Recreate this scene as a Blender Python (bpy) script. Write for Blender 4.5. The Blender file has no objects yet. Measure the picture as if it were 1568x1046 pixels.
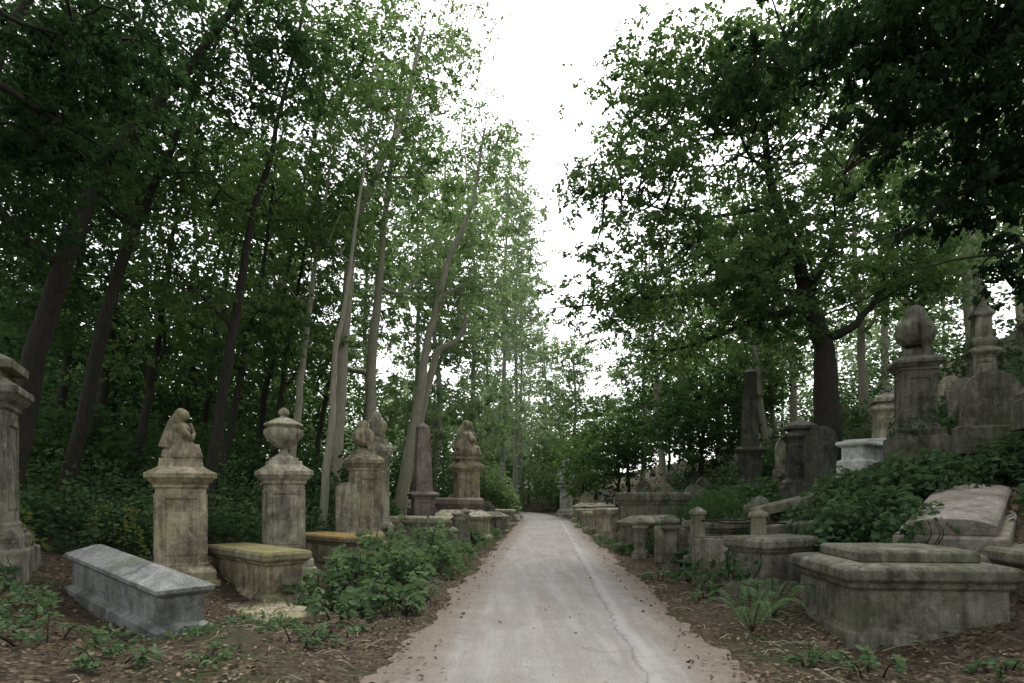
import bpy, math, random
import numpy as np
from mathutils import Vector, Matrix
rng=np.random.default_rng(7); random.seed(7)
S=bpy.context.scene
# ------------------------------------------------------------ terrain
def xc(y):
    y=np.asarray(y,float)
    c=.15+.052*np.clip(y,-30,90)
    t=np.clip(y-34,0,45)
    return c-.006*t*t
def H(x,y):
    x=np.asarray(x,float); y=np.asarray(y,float)
    d=x-xc(y)
    t=np.clip(d-2.3,0,26); far=np.clip((y-30)/40,0,1)
    hr=t*t/(t+1.5)*.5*(1-.55*far)
    s=np.clip((y-5.6)/2.6,0,1); s=.12+.88*s*s*(3-2*s)
    near=np.clip((6.6-x)/1.2,0,1); hr=hr*(near*s+(1-near)*np.maximum(s,.55))
    u=np.clip(-d-2.4,0,30)
    hl=.15*u*u/(u+1.5)
    m=np.clip((np.abs(d)-1.9)/1.5,0,1)
    n=(np.sin(x*1.7+y*.9)*.05+np.sin(x*.6-y*.8+1)*.08+np.sin(x*3.1+1.3)*np.sin(y*2.7)*.03)*m
    return hr+hl+n
def h(x,y): return float(H(x,y))
# ------------------------------------------------------------ materials
def newmat(name):
    m=bpy.data.materials.new(name); m.use_nodes=True
    nt=m.node_tree; nt.nodes.clear()
    return m,nt,nt.nodes,nt.links
def noise(nt,vec,scale,detail=6,rough=.6):
    n=nt.nodes.new('ShaderNodeTexNoise'); n.inputs['Scale'].default_value=scale
    n.inputs['Detail'].default_value=detail; n.inputs['Roughness'].default_value=rough
    if vec is not None: nt.links.new(vec,n.inputs['Vector'])
    return n.outputs['Fac']
def ramp(nt,fac,stops):
    r=nt.nodes.new('ShaderNodeValToRGB'); nt.links.new(fac,r.inputs[0])
    e=r.color_ramp.elements
    while len(e)<len(stops): e.new(.5)
    for i,(p,c) in enumerate(stops):
        e[i].position=p; e[i].color=(c[0],c[1],c[2],1) if hasattr(c,'__len__') else (c,c,c,1)
    return r.outputs[0]
def mix(nt,fac,a,b,mode='MIX'):
    m=nt.nodes.new('ShaderNodeMix'); m.data_type='RGBA'; m.blend_type=mode
    for sock,v in ((m.inputs[0],fac),(m.inputs[6],a),(m.inputs[7],b)):
        if isinstance(v,bpy.types.NodeSocket): nt.links.new(v,sock)
        elif hasattr(v,'__len__'): sock.default_value=(v[0],v[1],v[2],1)
        else: sock.default_value=v
    return m.outputs[2]
def math_(nt,op,a,b=0.0):
    m=nt.nodes.new('ShaderNodeMath'); m.operation=op
    for i,v in enumerate((a,b)):
        if isinstance(v,bpy.types.NodeSocket): nt.links.new(v,m.inputs[i])
        else: m.inputs[i].default_value=v
    return m.outputs[0]
def bsdf(nt,col,rough=.9,bump=None,bstr=.3,bdist=.02,spec=.3):
    p=nt.nodes.new('ShaderNodeBsdfPrincipled'); o=nt.nodes.new('ShaderNodeOutputMaterial')
    if isinstance(col,bpy.types.NodeSocket): nt.links.new(col,p.inputs['Base Color'])
    else: p.inputs['Base Color'].default_value=(*col,1)
    p.inputs['Roughness'].default_value=rough
    p.inputs['Specular IOR Level'].default_value=spec
    if bump is not None:
        b=nt.nodes.new('ShaderNodeBump'); b.inputs['Strength'].default_value=bstr; b.inputs['Distance'].default_value=bdist
        nt.links.new(bump,b.inputs['Height']); nt.links.new(b.outputs[0],p.inputs['Normal'])
    nt.links.new(p.outputs[0],o.inputs[0]); return p
def stone(name,c1,c2,moss=.4,mosscol=(.05,.065,.02),speck=0,rough=.9,streak=.55):
    m,nt,N,L=newmat(name)
    g=N.new('ShaderNodeNewGeometry'); pos=g.outputs['Position']
    col=ramp(nt,noise(nt,pos,3.5,8,.7),[(.32,c1),(.62,c2)])
    mp=N.new('ShaderNodeMapping'); mp.inputs['Scale'].default_value=(7,7,.9); L.new(pos,mp.inputs[0])
    st=ramp(nt,noise(nt,mp.outputs[0],1.2,7,.7),[(.38,1-streak),(.6,1)])
    col=mix(nt,1,col,st,'MULTIPLY')
    lich=ramp(nt,noise(nt,pos,13,5,.65),[(.58,0),(.64,1)])
    col=mix(nt,math_(nt,'MULTIPLY',lich,.45),col,(c2[0]*1.35,c2[1]*1.35,c2[2]*1.15))
    blk=ramp(nt,noise(nt,pos,2.1,8,.75),[(.40,.22),(.54,1)])
    col=mix(nt,.7,col,blk,'MULTIPLY')
    alg=ramp(nt,noise(nt,pos,1.6,6,.7),[(.48,0),(.66,.5)])
    col=mix(nt,alg,col,(c2[0]*.46,c2[1]*.54,c2[2]*.28))
    if speck:
        col=mix(nt,speck,col,ramp(nt,noise(nt,pos,160,2,.5),[(.4,.25),(.6,1.3)]),'MULTIPLY')
    sp=N.new('ShaderNodeSeparateXYZ'); L.new(g.outputs['Normal'],sp.inputs[0])
    up=ramp(nt,sp.outputs[2],[(.35,.25),(.9,1)])
    mf=ramp(nt,noise(nt,pos,5,8,.75),[(.62-.3*moss,0),(.78-.3*moss,1)])
    f=math_(nt,'MULTIPLY',math_(nt,'MULTIPLY',up,mf),min(1,moss*1.6))
    mc=mix(nt,noise(nt,pos,25,4),(mosscol[0]*.6,mosscol[1]*.6,mosscol[2]*.6),(mosscol[0]*1.6,mosscol[1]*1.6,mosscol[2]*1.5))
    col=mix(nt,f,col,mc)
    b=math_(nt,'ADD',noise(nt,pos,28,8,.7),math_(nt,'MULTIPLY',noise(nt,pos,6,5,.6),1.2))
    bsdf(nt,col,rough,b,.7,.035,.3)
    return m
M={}
M['lime']=stone('weathered_limestone',(.30,.275,.205),(.54,.50,.39),.3)
M['tan']=stone('mossy_sandstone',(.28,.235,.155),(.52,.46,.33),.4,(.10,.10,.03))
M['yellow']=stone('yellow_moss_stone',(.20,.185,.135),(.36,.335,.25),.75,(.17,.155,.035))
M['orange']=stone('orange_moss_stone',(.20,.185,.135),(.36,.32,.24),.8,(.24,.14,.03))
M['gran']=stone('grey_granite',(.22,.225,.22),(.36,.365,.355),.2,speck=.6,rough=.65,streak=.35)
M['dark']=stone('dark_stone',(.05,.05,.043),(.14,.137,.118),.35)
M['grey']=stone('grey_stone',(.14,.135,.105),(.33,.31,.25),.45)
M['dgrey']=stone('dark_grey_stone',(.10,.096,.075),(.25,.24,.195),.5)
M['pink']=stone('pink_granite',(.25,.195,.17),(.38,.31,.28),.15,speck=.5,rough=.65,streak=.35)
M['brown']=stone('brown_granite',(.24,.205,.18),(.37,.33,.295),.15,speck=.5,rough=.65,streak=.35)
M['white']=stone('white_marble',(.45,.45,.43),(.72,.72,.69),.1,streak=.3)
M['iron']=stone('rusty_iron',(.02,.018,.016),(.06,.04,.03),0)

def leafmat(name,cols,trans=.45):
    m,nt,N,L=newmat(name)
    a=N.new('ShaderNodeAttribute'); a.attribute_name='rnd'
    g=N.new('ShaderNodeNewGeometry')
    f=math_(nt,'ADD',math_(nt,'MULTIPLY',a.outputs['Fac'],.65),math_(nt,'MULTIPLY',noise(nt,g.outputs['Position'],.45,1),.45))
    col=ramp(nt,f,[(.1+.8*i/(len(cols)-1),c) for i,c in enumerate(cols)])
    d=N.new('ShaderNodeBsdfDiffuse'); t=N.new('ShaderNodeBsdfTranslucent')
    L.new(col,d.inputs[0])
    tc=mix(nt,1,col,(1.3,1.4,.85),'MULTIPLY'); L.new(tc,t.inputs[0])
    m1=N.new('ShaderNodeMixShader'); m1.inputs[0].default_value=trans; L.new(d.outputs[0],m1.inputs[1]); L.new(t.outputs[0],m1.inputs[2])
    o=N.new('ShaderNodeOutputMaterial'); L.new(m1.outputs[0],o.inputs[0]); return m
M['Lmid']=leafmat('leaves_mid',[(.045,.08,.034),(.078,.13,.055),(.13,.195,.085)],.48)
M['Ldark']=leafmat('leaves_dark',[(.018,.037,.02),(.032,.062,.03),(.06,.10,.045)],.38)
M['Lblk']=leafmat('leaves_deep_shade',[(.009,.018,.010),(.016,.032,.016),(.03,.056,.024)],.35)  # near-black base colour paints in canopy shade on the overhanging leaves
M['Lpale']=leafmat('leaves_pale',[(.10,.15,.09),(.155,.215,.125),(.21,.28,.165)],.5)  # lightened base colour stands in for haze on the more distant trees
M['Lhaze']=leafmat('leaves_far_haze',[(.145,.195,.145),(.20,.255,.185),(.26,.315,.235)],.45)  # palest greens, distance haze mixed into the leaf colour
M['Livy']=leafmat('leaves_ivy',[(.024,.046,.024),(.046,.082,.04),(.08,.127,.063)],.25)
M['Lbr']=leafmat('leaves_bramble',[(.055,.09,.048),(.088,.138,.072),(.14,.20,.11)],.35)
M['Llit']=leafmat('leaf_litter_mat',[(.045,.03,.02),(.09,.062,.042),(.16,.12,.08),(.27,.22,.16)],.1)
M['Lyel']=leafmat('leaves_yellowgreen',[(.08,.11,.03),(.12,.15,.045),(.18,.2,.07)],.4)
def barkmat(name,c1,c2):
    m,nt,N,L=newmat(name)
    g=N.new('ShaderNodeNewGeometry')
    mp=N.new('ShaderNodeMapping'); mp.inputs['Scale'].default_value=(14,14,2.5); L.new(g.outputs['Position'],mp.inputs[0])
    f=noise(nt,mp.outputs[0],1.3,8,.7)
    col=mix(nt,noise(nt,g.outputs['Position'],1.2,3),ramp(nt,f,[(.35,c1),(.65,c2)]),(c1[0],c1[1]*1.2,c1[2]),'MIX')
    bsdf(nt,col,.95,f,.8,.03,.2); return m
M['bark']=barkmat('bark_grey',(.22,.195,.155),(.48,.43,.36))
M['barkD']=barkmat('bark_dark',(.02,.018,.015),(.065,.056,.045))
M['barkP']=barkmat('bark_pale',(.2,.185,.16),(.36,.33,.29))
# ------------------------------------------------------------ quad mesh accumulator
class QM:
    def __init__(s): s.V=[];s.F=[];s.M=[];s.R=[];s.S=[];s.n=0
    def add(s,V,F,mi,R,smooth=False):
        s.V.append(V); s.F.append(F+s.n); s.n+=len(V)
        s.M.append(np.full(len(F),mi,np.int32)); s.R.append(np.broadcast_to(R,(len(F),)).astype(np.float32)); s.S.append(np.full(len(F),smooth))
    def obj(s,name,mats):
        V=np.concatenate(s.V).astype(np.float32);F=np.concatenate(s.F).astype(np.int32)
        me=bpy.data.meshes.new(name); me.vertices.add(len(V)); me.vertices.foreach_set('co',V.ravel())
        me.loops.add(F.size); me.loops.foreach_set('vertex_index',F.ravel())
        me.polygons.add(len(F)); me.polygons.foreach_set('loop_start',np.arange(0,F.size,4,dtype=np.int32))
        me.polygons.foreach_set('loop_total',np.full(len(F),4,np.int32))
        me.polygons.foreach_set('material_index',np.concatenate(s.M))
        me.update(calc_edges=True)
        me.polygons.foreach_set('use_smooth',np.concatenate(s.S))
        a=me.attributes.new('rnd','FLOAT','FACE'); a.data.foreach_set('value',np.concatenate(s.R))
        for m in mats: me.materials.append(M[m])
        o=bpy.data.objects.new(name,me); S.collection.objects.link(o); return o
def unit(v): return v/np.maximum(np.linalg.norm(v,axis=1,keepdims=True),1e-6)
def add_leaves(q,C,size,mi=1,droop=.3,flat=0.,wr=.55,shape=1,R=None,D=None):
    n=len(C)
    d=rng.normal(size=(n,3)); d[:,2]*=.7
    if D is not None: d=d*.45+D
    d[:,2]-=droop; 
    if flat>0: d[:,2]*=1/(1+flat)
    d=unit(d)
    nn=rng.normal(size=(n,3)); nn[:,2]=nn[:,2]+flat
    s=unit(np.cross(d,nn)); nn=np.cross(s,d)
    L=(size*rng.uniform(.6,1.35,n))[:,None]; w=L*wr*.5
    if R is None: R=rng.random(n)
    b=C; t=C+d*L
    if shape==1:
        l=C+d*L*.45+s*w+nn*L*.08; r=C+d*L*.45-s*w+nn*L*.08
        V=np.stack([b,l,t,r],1).reshape(-1,3); F=np.arange(4*n).reshape(-1,4)
        q.add(V,F,mi,R)
    else:
        up=nn*L*.07; t=t-nn*L*.1
        l1=C+d*L*.28+s*w*.95+up; l2=C+d*L*.66+s*w*.8+up*.6
        r1=C+d*L*.28-s*w*.95+up; r2=C+d*L*.66-s*w*.8+up*.6
        V=np.stack([b,l1,l2,t,r2,r1],1).reshape(-1,3); i=np.arange(n)[:,None]*6
        F=np.concatenate([i+np.array([0,1,2,3]),i+np.array([3,4,5,0])])
        q.add(V,F,mi,np.concatenate([R,R]))
def add_tube(q,P,R,sides=7,mi=0):
    P=np.asarray(P,float); R=np.asarray(R,float); n=len(P)
    T=np.gradient(P,axis=0); T=unit(T)
    ref=np.array([0.31,.95,0.05]); A=unit(np.cross(T,ref)); B=np.cross(T,A)
    a=np.linspace(0,2*np.pi,sides,endpoint=False)
    V=(P[:,None]+R[:,None,None]*(A[:,None]*np.cos(a)[None,:,None]+B[:,None]*np.sin(a)[None,:,None])).reshape(-1,3)
    i=np.arange(n-1)[:,None]*sides; j=np.arange(sides)[None]; k=(j+1)%sides
    F=np.stack([i+j,i+k,i+sides+k,i+sides+j],-1).reshape(-1,4)
    q.add(V,F,mi,.5,True)
def smoothline(P,n,wob=0.):
    P=np.asarray(P,float); m=len(P)
    t=np.linspace(0,m-1,n); i=np.clip(t.astype(int),0,m-2); f=(t-i)[:,None]
    p0=P[np.clip(i-1,0,m-1)];p1=P[i];p2=P[i+1];p3=P[np.clip(i+2,0,m-1)]
    o=.5*((2*p1)+(-p0+p2)*f+(2*p0-5*p1+4*p2-p3)*f*f+(-p0+3*p1-3*p2+p3)*f**3)
    if wob>0:
        w=np.cumsum(rng.normal(size=(n,3))*wob,0); w-=np.linspace(0,1,n)[:,None]*w[-1]; w[:,2]*=.3; o=o+w
    return o
def tree(name,trunk,r0,ells,leaf=.13,per=110,cl=.8,mats=('bark','Lmid'),limbs=.3,droop=.3,shape=1,flat=.4,limbr=.05,wr=.55,wob=.03,lean=0.):
    q=QM()
    z0=trunk[0][2]; trunk=[(x+lean*(z-z0),y,z) for x,y,z in trunk]; ells=[(e[0]+lean*(e[2]-z0),)+tuple(e[1:]) for e in ells]
    P=smoothline(trunk,26,wob)
    R=r0*(1-np.linspace(0,1,26)**.9*.85); R[0]*=1.5; R[1]*=1.18
    P[0,2]-=.3
    add_tube(q,P,R,9)
    for (cx,cy,cz,rx,ry,rz,nc) in ells:
        c0=np.array([cx,cy,cz])
        k=np.argmin(np.linalg.norm(P-c0+np.array([0,0,min(rz*.8,2.)]),axis=1)); k=max(k,6)
        ml=smoothline([P[k],P[k]*.5+c0*.5+rng.normal(size=3)*.25-np.array([0,0,.2]),c0,c0+(c0-P[k])*.35+np.array([0,0,.3])],14,.05)
        add_tube(q,ml,min(R[k]*.6,limbr*2.2)*np.linspace(1,.12,14)**1.2,6)
        u=unit(rng.normal(size=(nc,3)))*(rng.random((nc,1))**.42)
        C=c0+u*np.array([rx,ry,rz])
        pts=np.concatenate([ml,P[8:]])
        for c in C:
            rad=cl*rng.uniform(.45,1.4)
            if rng.random()<limbs:
                dd=np.linalg.norm(pts-c+np.array([0,0,.4]),axis=1); s=pts[np.argmin(dd)]
                mid=(s+c)/2+rng.normal(size=3)*.12*np.linalg.norm(c-s)+np.array([0,0,.1])
                ln=smoothline([s,mid,c],7)
                add_tube(q,ln,np.linspace(limbr*.45,.008,7),4)
            n=int(per*rad/cl*rng.uniform(.5,1.25))
            nt=max(3,n//16)
            ctr=c+rng.normal(size=(nt,3))*np.array([rad,rad,rad*.36])*.46
            dirv=unit(rng.normal(size=(nt,3))*np.array([1,1,.3])-np.array([0,0,.25]))
            idx=rng.integers(0,nt,n); tt=rng.random((n,1))*rad*.55
            pos=ctr[idx]+dirv[idx]*tt+rng.normal(size=(n,3))*leaf*.35
            base=rng.random()
            add_leaves(q,pos,leaf,1,droop,flat,wr,shape,R=np.clip(base*.7+rng.random(n)*.4,0,1),D=dirv[idx]*.6)
    return q.obj(name,mats)
# ------------------------------------------------------------ ground
def build_ground():
    a=np.linspace(-1,1,260); xs=np.sinh(a*4.2)/np.sinh(4.2)*150
    ys=np.concatenate([np.arange(-25,3,1.0),3+np.sinh(np.linspace(0,1,300)*4)/np.sinh(4)*230])
    X,Y=np.meshgrid(xs,ys); X=X+np.clip(xc(Y),-3,4)
    Z=H(X,Y)+ (np.sin(X*9+Y*4)*np.sin(Y*8-X*3))*.012*(np.abs(X-xc(Y))>2.2)
    V=np.stack([X,Y,Z],-1).reshape(-1,3); nx=len(xs); ny=len(ys)
    i=np.arange(ny-1)[:,None]*nx; j=np.arange(nx-1)[None]
    F=np.stack([i+j,i+j+1,i+nx+j+1,i+nx+j],-1).reshape(-1,4)
    q=QM(); q.add(V,F,0,.5,True)
    m,nt,N,L=newmat('soil_litter'); g=N.new('ShaderNodeNewGeometry'); pos=g.outputs['Position']
    vo=N.new('ShaderNodeTexVoronoi'); vo.inputs['Scale'].default_value=22; L.new(pos,vo.inputs['Vector'])
    sp=N.new('ShaderNodeSeparateColor'); L.new(vo.outputs['Color'],sp.inputs[0])
    lit=ramp(nt,sp.outputs[0],[(0,(.03,.023,.017)),(.5,(.07,.052,.037)),(.85,(.13,.10,.07)),(1,(.2,.165,.115))])
    soil=ramp(nt,noise(nt,pos,6,8,.7),[(.3,(.035,.028,.02)),(.7,(.10,.08,.058))])
    col=mix(nt,ramp(nt,noise(nt,pos,1.7,6,.7),[(.4,0),(.55,.85)]),soil,lit)
    gr=mix(nt,noise(nt,pos,30,4),(.02,.035,.014),(.05,.075,.03))
    col=mix(nt,ramp(nt,noise(nt,pos,.5,6,.65),[(.52,0),(.64,.7)]),col,gr)
    bsdf(nt,col,1,math_(nt,'ADD',noise(nt,pos,12,8,.75),vo.outputs['Distance']),.9,.04,.1)
    M['soil']=m; q.obj('ground',['soil'])
build_ground()
def build_path():
    ys=np.concatenate([np.arange(-14,30,.12),np.arange(30,75,.5)])
    us=np.linspace(-1,1,25)
    Y,U=np.meshgrid(ys,us,indexing='ij')
    wl=1.62+.07*np.sin(ys*1.3)+.05*np.sin(ys*3.7+1)+.04*rng.normal(size=len(ys)); wr_=1.6+.06*np.sin(ys*1.1+2)+.05*np.sin(ys*4.3)+.04*rng.normal(size=len(ys))
    Wd=np.where(U<0,wl[:,None],wr_[:,None]); D=U*Wd
    X=xc(Y)+D; Z=.006+.03*(1-U**2)
    V=np.stack([X,Y,Z],-1).reshape(-1,3); nx=len(us); ny=len(ys)
    i=np.arange(ny-1)[:,None]*nx; j=np.arange(nx-1)[None]
    F=np.stack([i+j,i+j+1,i+nx+j+1,i+nx+j],-1).reshape(-1,4)
    q=QM(); q.add(V,F,0,.5,True)
    m,nt,N,L=newmat('worn_asphalt'); g=N.new('ShaderNodeNewGeometry'); pos=g.outputs['Position']
    a=N.new('ShaderNodeAttribute'); a.attribute_name='dd'; dd=a.outputs['Fac']
    base=ramp(nt,noise(nt,pos,1.1,8,.75),[(.3,(.185,.178,.168)),(.7,(.30,.288,.27))])
    fine=ramp(nt,noise(nt,pos,70,4,.7),[(.36,.6),(.64,1.25)])
    col=mix(nt,.8,base,fine,'MULTIPLY')
    mp=N.new('ShaderNodeMapping'); mp.inputs['Scale'].default_value=(2.2,.22,1); L.new(pos,mp.inputs[0])
    tr=noise(nt,mp.outputs[0],1.5,6,.65)
    col=mix(nt,ramp(nt,tr,[(.40,0),(.62,.7)]),col,(.185,.16,.132))
    mp2=N.new('ShaderNodeMapping'); mp2.inputs['Scale'].default_value=(4,.35,1); L.new(pos,mp2.inputs[0])
    col=mix(nt,ramp(nt,noise(nt,mp2.outputs[0],1.2,4,.6),[(.5,0),(.68,.45)]),col,(.33,.32,.305))
    wob=math_(nt,'ADD',dd,math_(nt,'MULTIPLY',math_(nt,'SUBTRACT',noise(nt,pos,1.2,7,.75),.5),.35))
    dist=math_(nt,'ABSOLUTE',math_(nt,'SUBTRACT',wob,.80))
    col=mix(nt,ramp(nt,dist,[(.02,.45),(.10,0)]),col,(.34,.335,.325))
    d2=math_(nt,'ABSOLUTE',math_(nt,'SUBTRACT',wob,.70))
    col=mix(nt,ramp(nt,d2,[(.005,.45),(.02,0)]),col,(.09,.08,.07))
    ad=math_(nt,'ADD',math_(nt,'ABSOLUTE',dd),math_(nt,'MULTIPLY',math_(nt,'SUBTRACT',noise(nt,pos,3,8,.8),.5),1.1))
    dirt=ramp(nt,noise(nt,pos,35,6,.75),[(.3,(.08,.065,.05)),(.7,(.22,.18,.145))])
    e=math_(nt,'DIVIDE',math_(nt,'SUBTRACT',ad,.92),.5)
    col=mix(nt,ramp(nt,e,[(0,0),(1,1)]),col,dirt)
    grit=math_(nt,'MULTIPLY',ramp(nt,noise(nt,pos,26,6,.7),[(.62,0),(.68,.5)]),ramp(nt,noise(nt,pos,.8,3),[(.42,.1),(.6,1)]))
    col=mix(nt,grit,col,(.11,.09,.07))
    vo=N.new('ShaderNodeTexVoronoi'); vo.feature='DISTANCE_TO_EDGE'; vo.inputs['Scale'].default_value=.6
    nm=N.new('ShaderNodeTexNoise'); nm.inputs['Scale'].default_value=2; nm.inputs['Detail'].default_value=8; L.new(pos,nm.inputs['Vector'])
    L.new(mix(nt,.45,pos,nm.outputs['Color'],'ADD'),vo.inputs['Vector'])
    ck=math_(nt,'MULTIPLY',ramp(nt,vo.outputs['Distance'],[(.001,.4),(.007,0)]),ramp(nt,noise(nt,pos,.9,3),[(.45,0),(.6,1)]))
    col=mix(nt,ck,col,(.08,.07,.06))
    bsdf(nt,col,.85,math_(nt,'ADD',noise(nt,pos,90,4,.7),math_(nt,'MULTIPLY',noise(nt,pos,4,5),2)),.6,.01,.3)
    M['asph']=m; o=q.obj('path',['asph'])
    at=o.data.attributes.new('dd','FLOAT','POINT'); at.data.foreach_set('value',D.astype(np.float32).ravel())
build_path()
# ------------------------------------------------------------ stone builder
class SB:
    def __init__(s): s.v=[];s.f=[];s.m=[];s.sm=[]
    def rings(s,rs,mi=0,ox=0,oy=0):
        b=len(s.v)
        for hx,hy,z in rs:
            s.v+=[(ox-hx,oy-hy,z),(ox+hx,oy-hy,z),(ox+hx,oy+hy,z),(ox-hx,oy+hy,z)]
        n=len(rs)
        for i in range(n-1):
            for j in range(4):
                k=(j+1)%4; s.f.append((b+4*i+j,b+4*i+k,b+4*i+4+k,b+4*i+4+j)); s.m.append(mi); s.sm.append(False)
        s.f.append((b+3,b+2,b+1,b)); s.f.append(tuple(b+4*(n-1)+j for j in range(4))); s.m+=[mi,mi]; s.sm+=[False,False]
    def box(s,x0,x1,y0,y1,z0,z1,mi=0): s.rings([((x1-x0)/2,(y1-y0)/2,z0),((x1-x0)/2,(y1-y0)/2,z1)],mi,(x0+x1)/2,(y0+y1)/2)
    def lathe(s,prof,sides=20,mi=0,ox=0,oy=0,fold=0,k=7,ax=1,lean=0):
        b=len(s.v); n=len(prof)
        for i,(r,z) in enumerate(prof):
            for j in range(sides):
                a=2*math.pi*j/sides; rr=r*(1+fold*math.sin(k*a+z*3)+fold*.6*math.sin((k-3)*a+2-z*5))
                s.v.append((ox+rr*math.cos(a)*ax+lean*(z-prof[0][1]),oy+rr*math.sin(a),z))
        for i in range(n-1):
            for j in range(sides):
                q=(j+1)%sides; s.f.append((b+i*sides+j,b+i*sides+q,b+(i+1)*sides+q,b+(i+1)*sides+j)); s.m.append(mi); s.sm.append(True)
        s.f.append(tuple(b+j for j in reversed(range(sides)))); s.f.append(tuple(b+(n-1)*sides+j for j in range(sides))); s.m+=[mi,mi]; s.sm+=[False,False]
    def slab(s,prof,y0,y1,mi=0):
        b=len(s.v); n=len(prof)
        for y in (y0,y1): s.v+=[(x,y,z) for x,z in prof]
        s.f.append(tuple(range(b,b+n))); s.f.append(tuple(reversed(range(b+n,b+2*n))))
        for j in range(n):
            k=(j+1)%n; s.f.append((b+j,b+n+j,b+n+k,b+k))
        s.m+=[mi]*(n+2); s.sm+=[False]*(n+2)
    def tube(s,pts,r,sides=7,mi=0):
        b=len(s.v); pts=[Vector(p) for p in pts]; n=len(pts)
        if not hasattr(r,'__len__'): r=[r]*n
        for i,p in enumerate(pts):
            t=(pts[min(i+1,n-1)]-pts[max(i-1,0)]).normalized(); A=t.cross(Vector((.3,.9,.1))).normalized(); B=t.cross(A)
            for j in range(sides):
                a=2*math.pi*j/sides; s.v.append(tuple(p+(A*math.cos(a)+B*math.sin(a))*r[i]))
        for i in range(n-1):
            for j in range(sides):
                q=(j+1)%sides; s.f.append((b+i*sides+j,b+i*sides+q,b+(i+1)*sides+q,b+(i+1)*sides+j)); s.m.append(mi); s.sm.append(True)
        s.f.append(tuple(b+j for j in reversed(range(sides)))); s.f.append(tuple(b+(n-1)*sides+j for j in range(sides))); s.m+=[mi,mi]; s.sm+=[False,False]
    def ball(s,c,r,mi=0,sq=(1,1,1)):
        pr=[(max(.02*r,r*math.cos(t)),r*math.sin(t)) for t in np.linspace(-math.pi/2,math.pi/2,9)]
        b=len(s.v); s.lathe(pr,14,mi)
        for i in range(b,len(s.v)):
            x,y,z=s.v[i]; s.v[i]=(c[0]+x*sq[0],c[1]+y*sq[1],c[2]+z*sq[2])
    def obj(s,name,mats,loc,rot=0,tilt=(0,0),bevel=.014):
        me=bpy.data.meshes.new(name); me.from_pydata(s.v,[],s.f)
        for m in mats: me.materials.append(M[m])
        me.polygons.foreach_set('material_index',s.m); me.polygons.foreach_set('use_smooth',s.sm); me.update()
        o=bpy.data.objects.new(name,me); S.collection.objects.link(o)
        o.location=loc; o.rotation_euler=(math.radians(tilt[0]),math.radians(tilt[1]),math.radians(rot))
        if bevel:
            bm=o.modifiers.new('bevel','BEVEL'); bm.width=bevel; bm.segments=2; bm.limit_method='ANGLE'; bm.angle_limit=math.radians(40)
        return o
def sc(pr,a,z0): return [(r*a,z0+z*a) for r,z in pr]
def urn(b,z,s,mi=0):
    b.rings([(.26*s,.26*s,z),(.26*s,.26*s,z+.07*s)],mi)
    b.lathe(sc([(.22,.07),(.2,.1),(.1,.16),(.08,.24),(.11,.27),(.2,.33),(.33,.45),(.38,.58),(.38,.66),(.33,.7),(.35,.73),(.4,.75),(.4,.79),(.33,.81),(.26,.86),(.16,.91),(.07,.94),(.07,.97),(.11,1.0),(.12,1.05),(.08,1.1),(.03,1.14)],s,z),24,mi)
    for k in range(12):
        a=k*math.pi/6; b.tube([(math.cos(a)*.30*s,math.sin(a)*.30*s,z+.44*s),(math.cos(a)*.385*s,math.sin(a)*.385*s,z+.58*s),(math.cos(a)*.375*s,math.sin(a)*.375*s,z+.67*s)],.028*s,5,mi)
def drape(b,z,s,mi=0):
    b.rings([(.27*s,.27*s,z),(.27*s,.27*s,z+.07*s)],mi)
    b.lathe(sc([(.22,.07),(.13,.12),(.11,.18),(.16,.24)],s,z),20,mi)
    b.lathe(sc([(.20,.16),(.27,.22),(.33,.32),(.36,.44),(.35,.54),(.33,.62),(.27,.70),(.19,.77),(.16,.84),(.17,.92),(.13,1.0),(.04,1.06)],s,z),40,mi,fold=.11,k=10)
    for sy in (1,-1):
        b.tube([(.1*s,sy*.28*s,z+.66*s),(.12*s,sy*.37*s,z+.46*s),(.13*s,sy*.33*s,z+.22*s),(.15*s,sy*.27*s,z+.02*s),(.16*s,sy*.30*s,z-.12*s)],[.09*s,.11*s,.10*s,.075*s,.04*s],9,mi)
def figure(b,z,s,mi=0):
    b.rings([(.40*s,.34*s,z),(.40*s,.34*s,z+.08*s)],mi)
    b.lathe(sc([(.36,.08),(.39,.14),(.37,.24),(.30,.36),(.23,.48),(.20,.56),(.23,.66),(.24,.74),(.18,.81),(.08,.86),(.08,.92)],s,z),36,mi,fold=.09,k=8,ax=.85)
    b.ball((.06*s,-.02*s,z+1.0*s),.115*s,mi,(.9,1.0,1.15))
    b.ball((.0*s,.01*s,z+1.02*s),.135*s,mi,(.95,.95,1.05))
    b.tube([(-.05*s,.0,z+1.0*s),(-.13*s,0,z+.82*s),(-.18*s,0,z+.6*s),(-.24*s,0,z+.3*s)],[.10*s,.13*s,.16*s,.2*s],10,mi)
    for sg in (-1,1):
        b.tube([(0,sg*.2*s,z+.74*s),(.1*s,sg*.29*s,z+.58*s),(.2*s,sg*.2*s,z+.5*s),(.24*s,sg*.04*s,z+.62*s),(.17*s,sg*.03*s,z+.84*s)],[.085*s,.075*s,.06*s,.045*s,.04*s],8,mi)
        b.tube([(0,sg*.12*s,z+.3*s),(.28*s,sg*.13*s,z+.28*s),(.34*s,sg*.14*s,z+.1*s)],[.15*s,.13*s,.09*s],8,mi)
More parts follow.
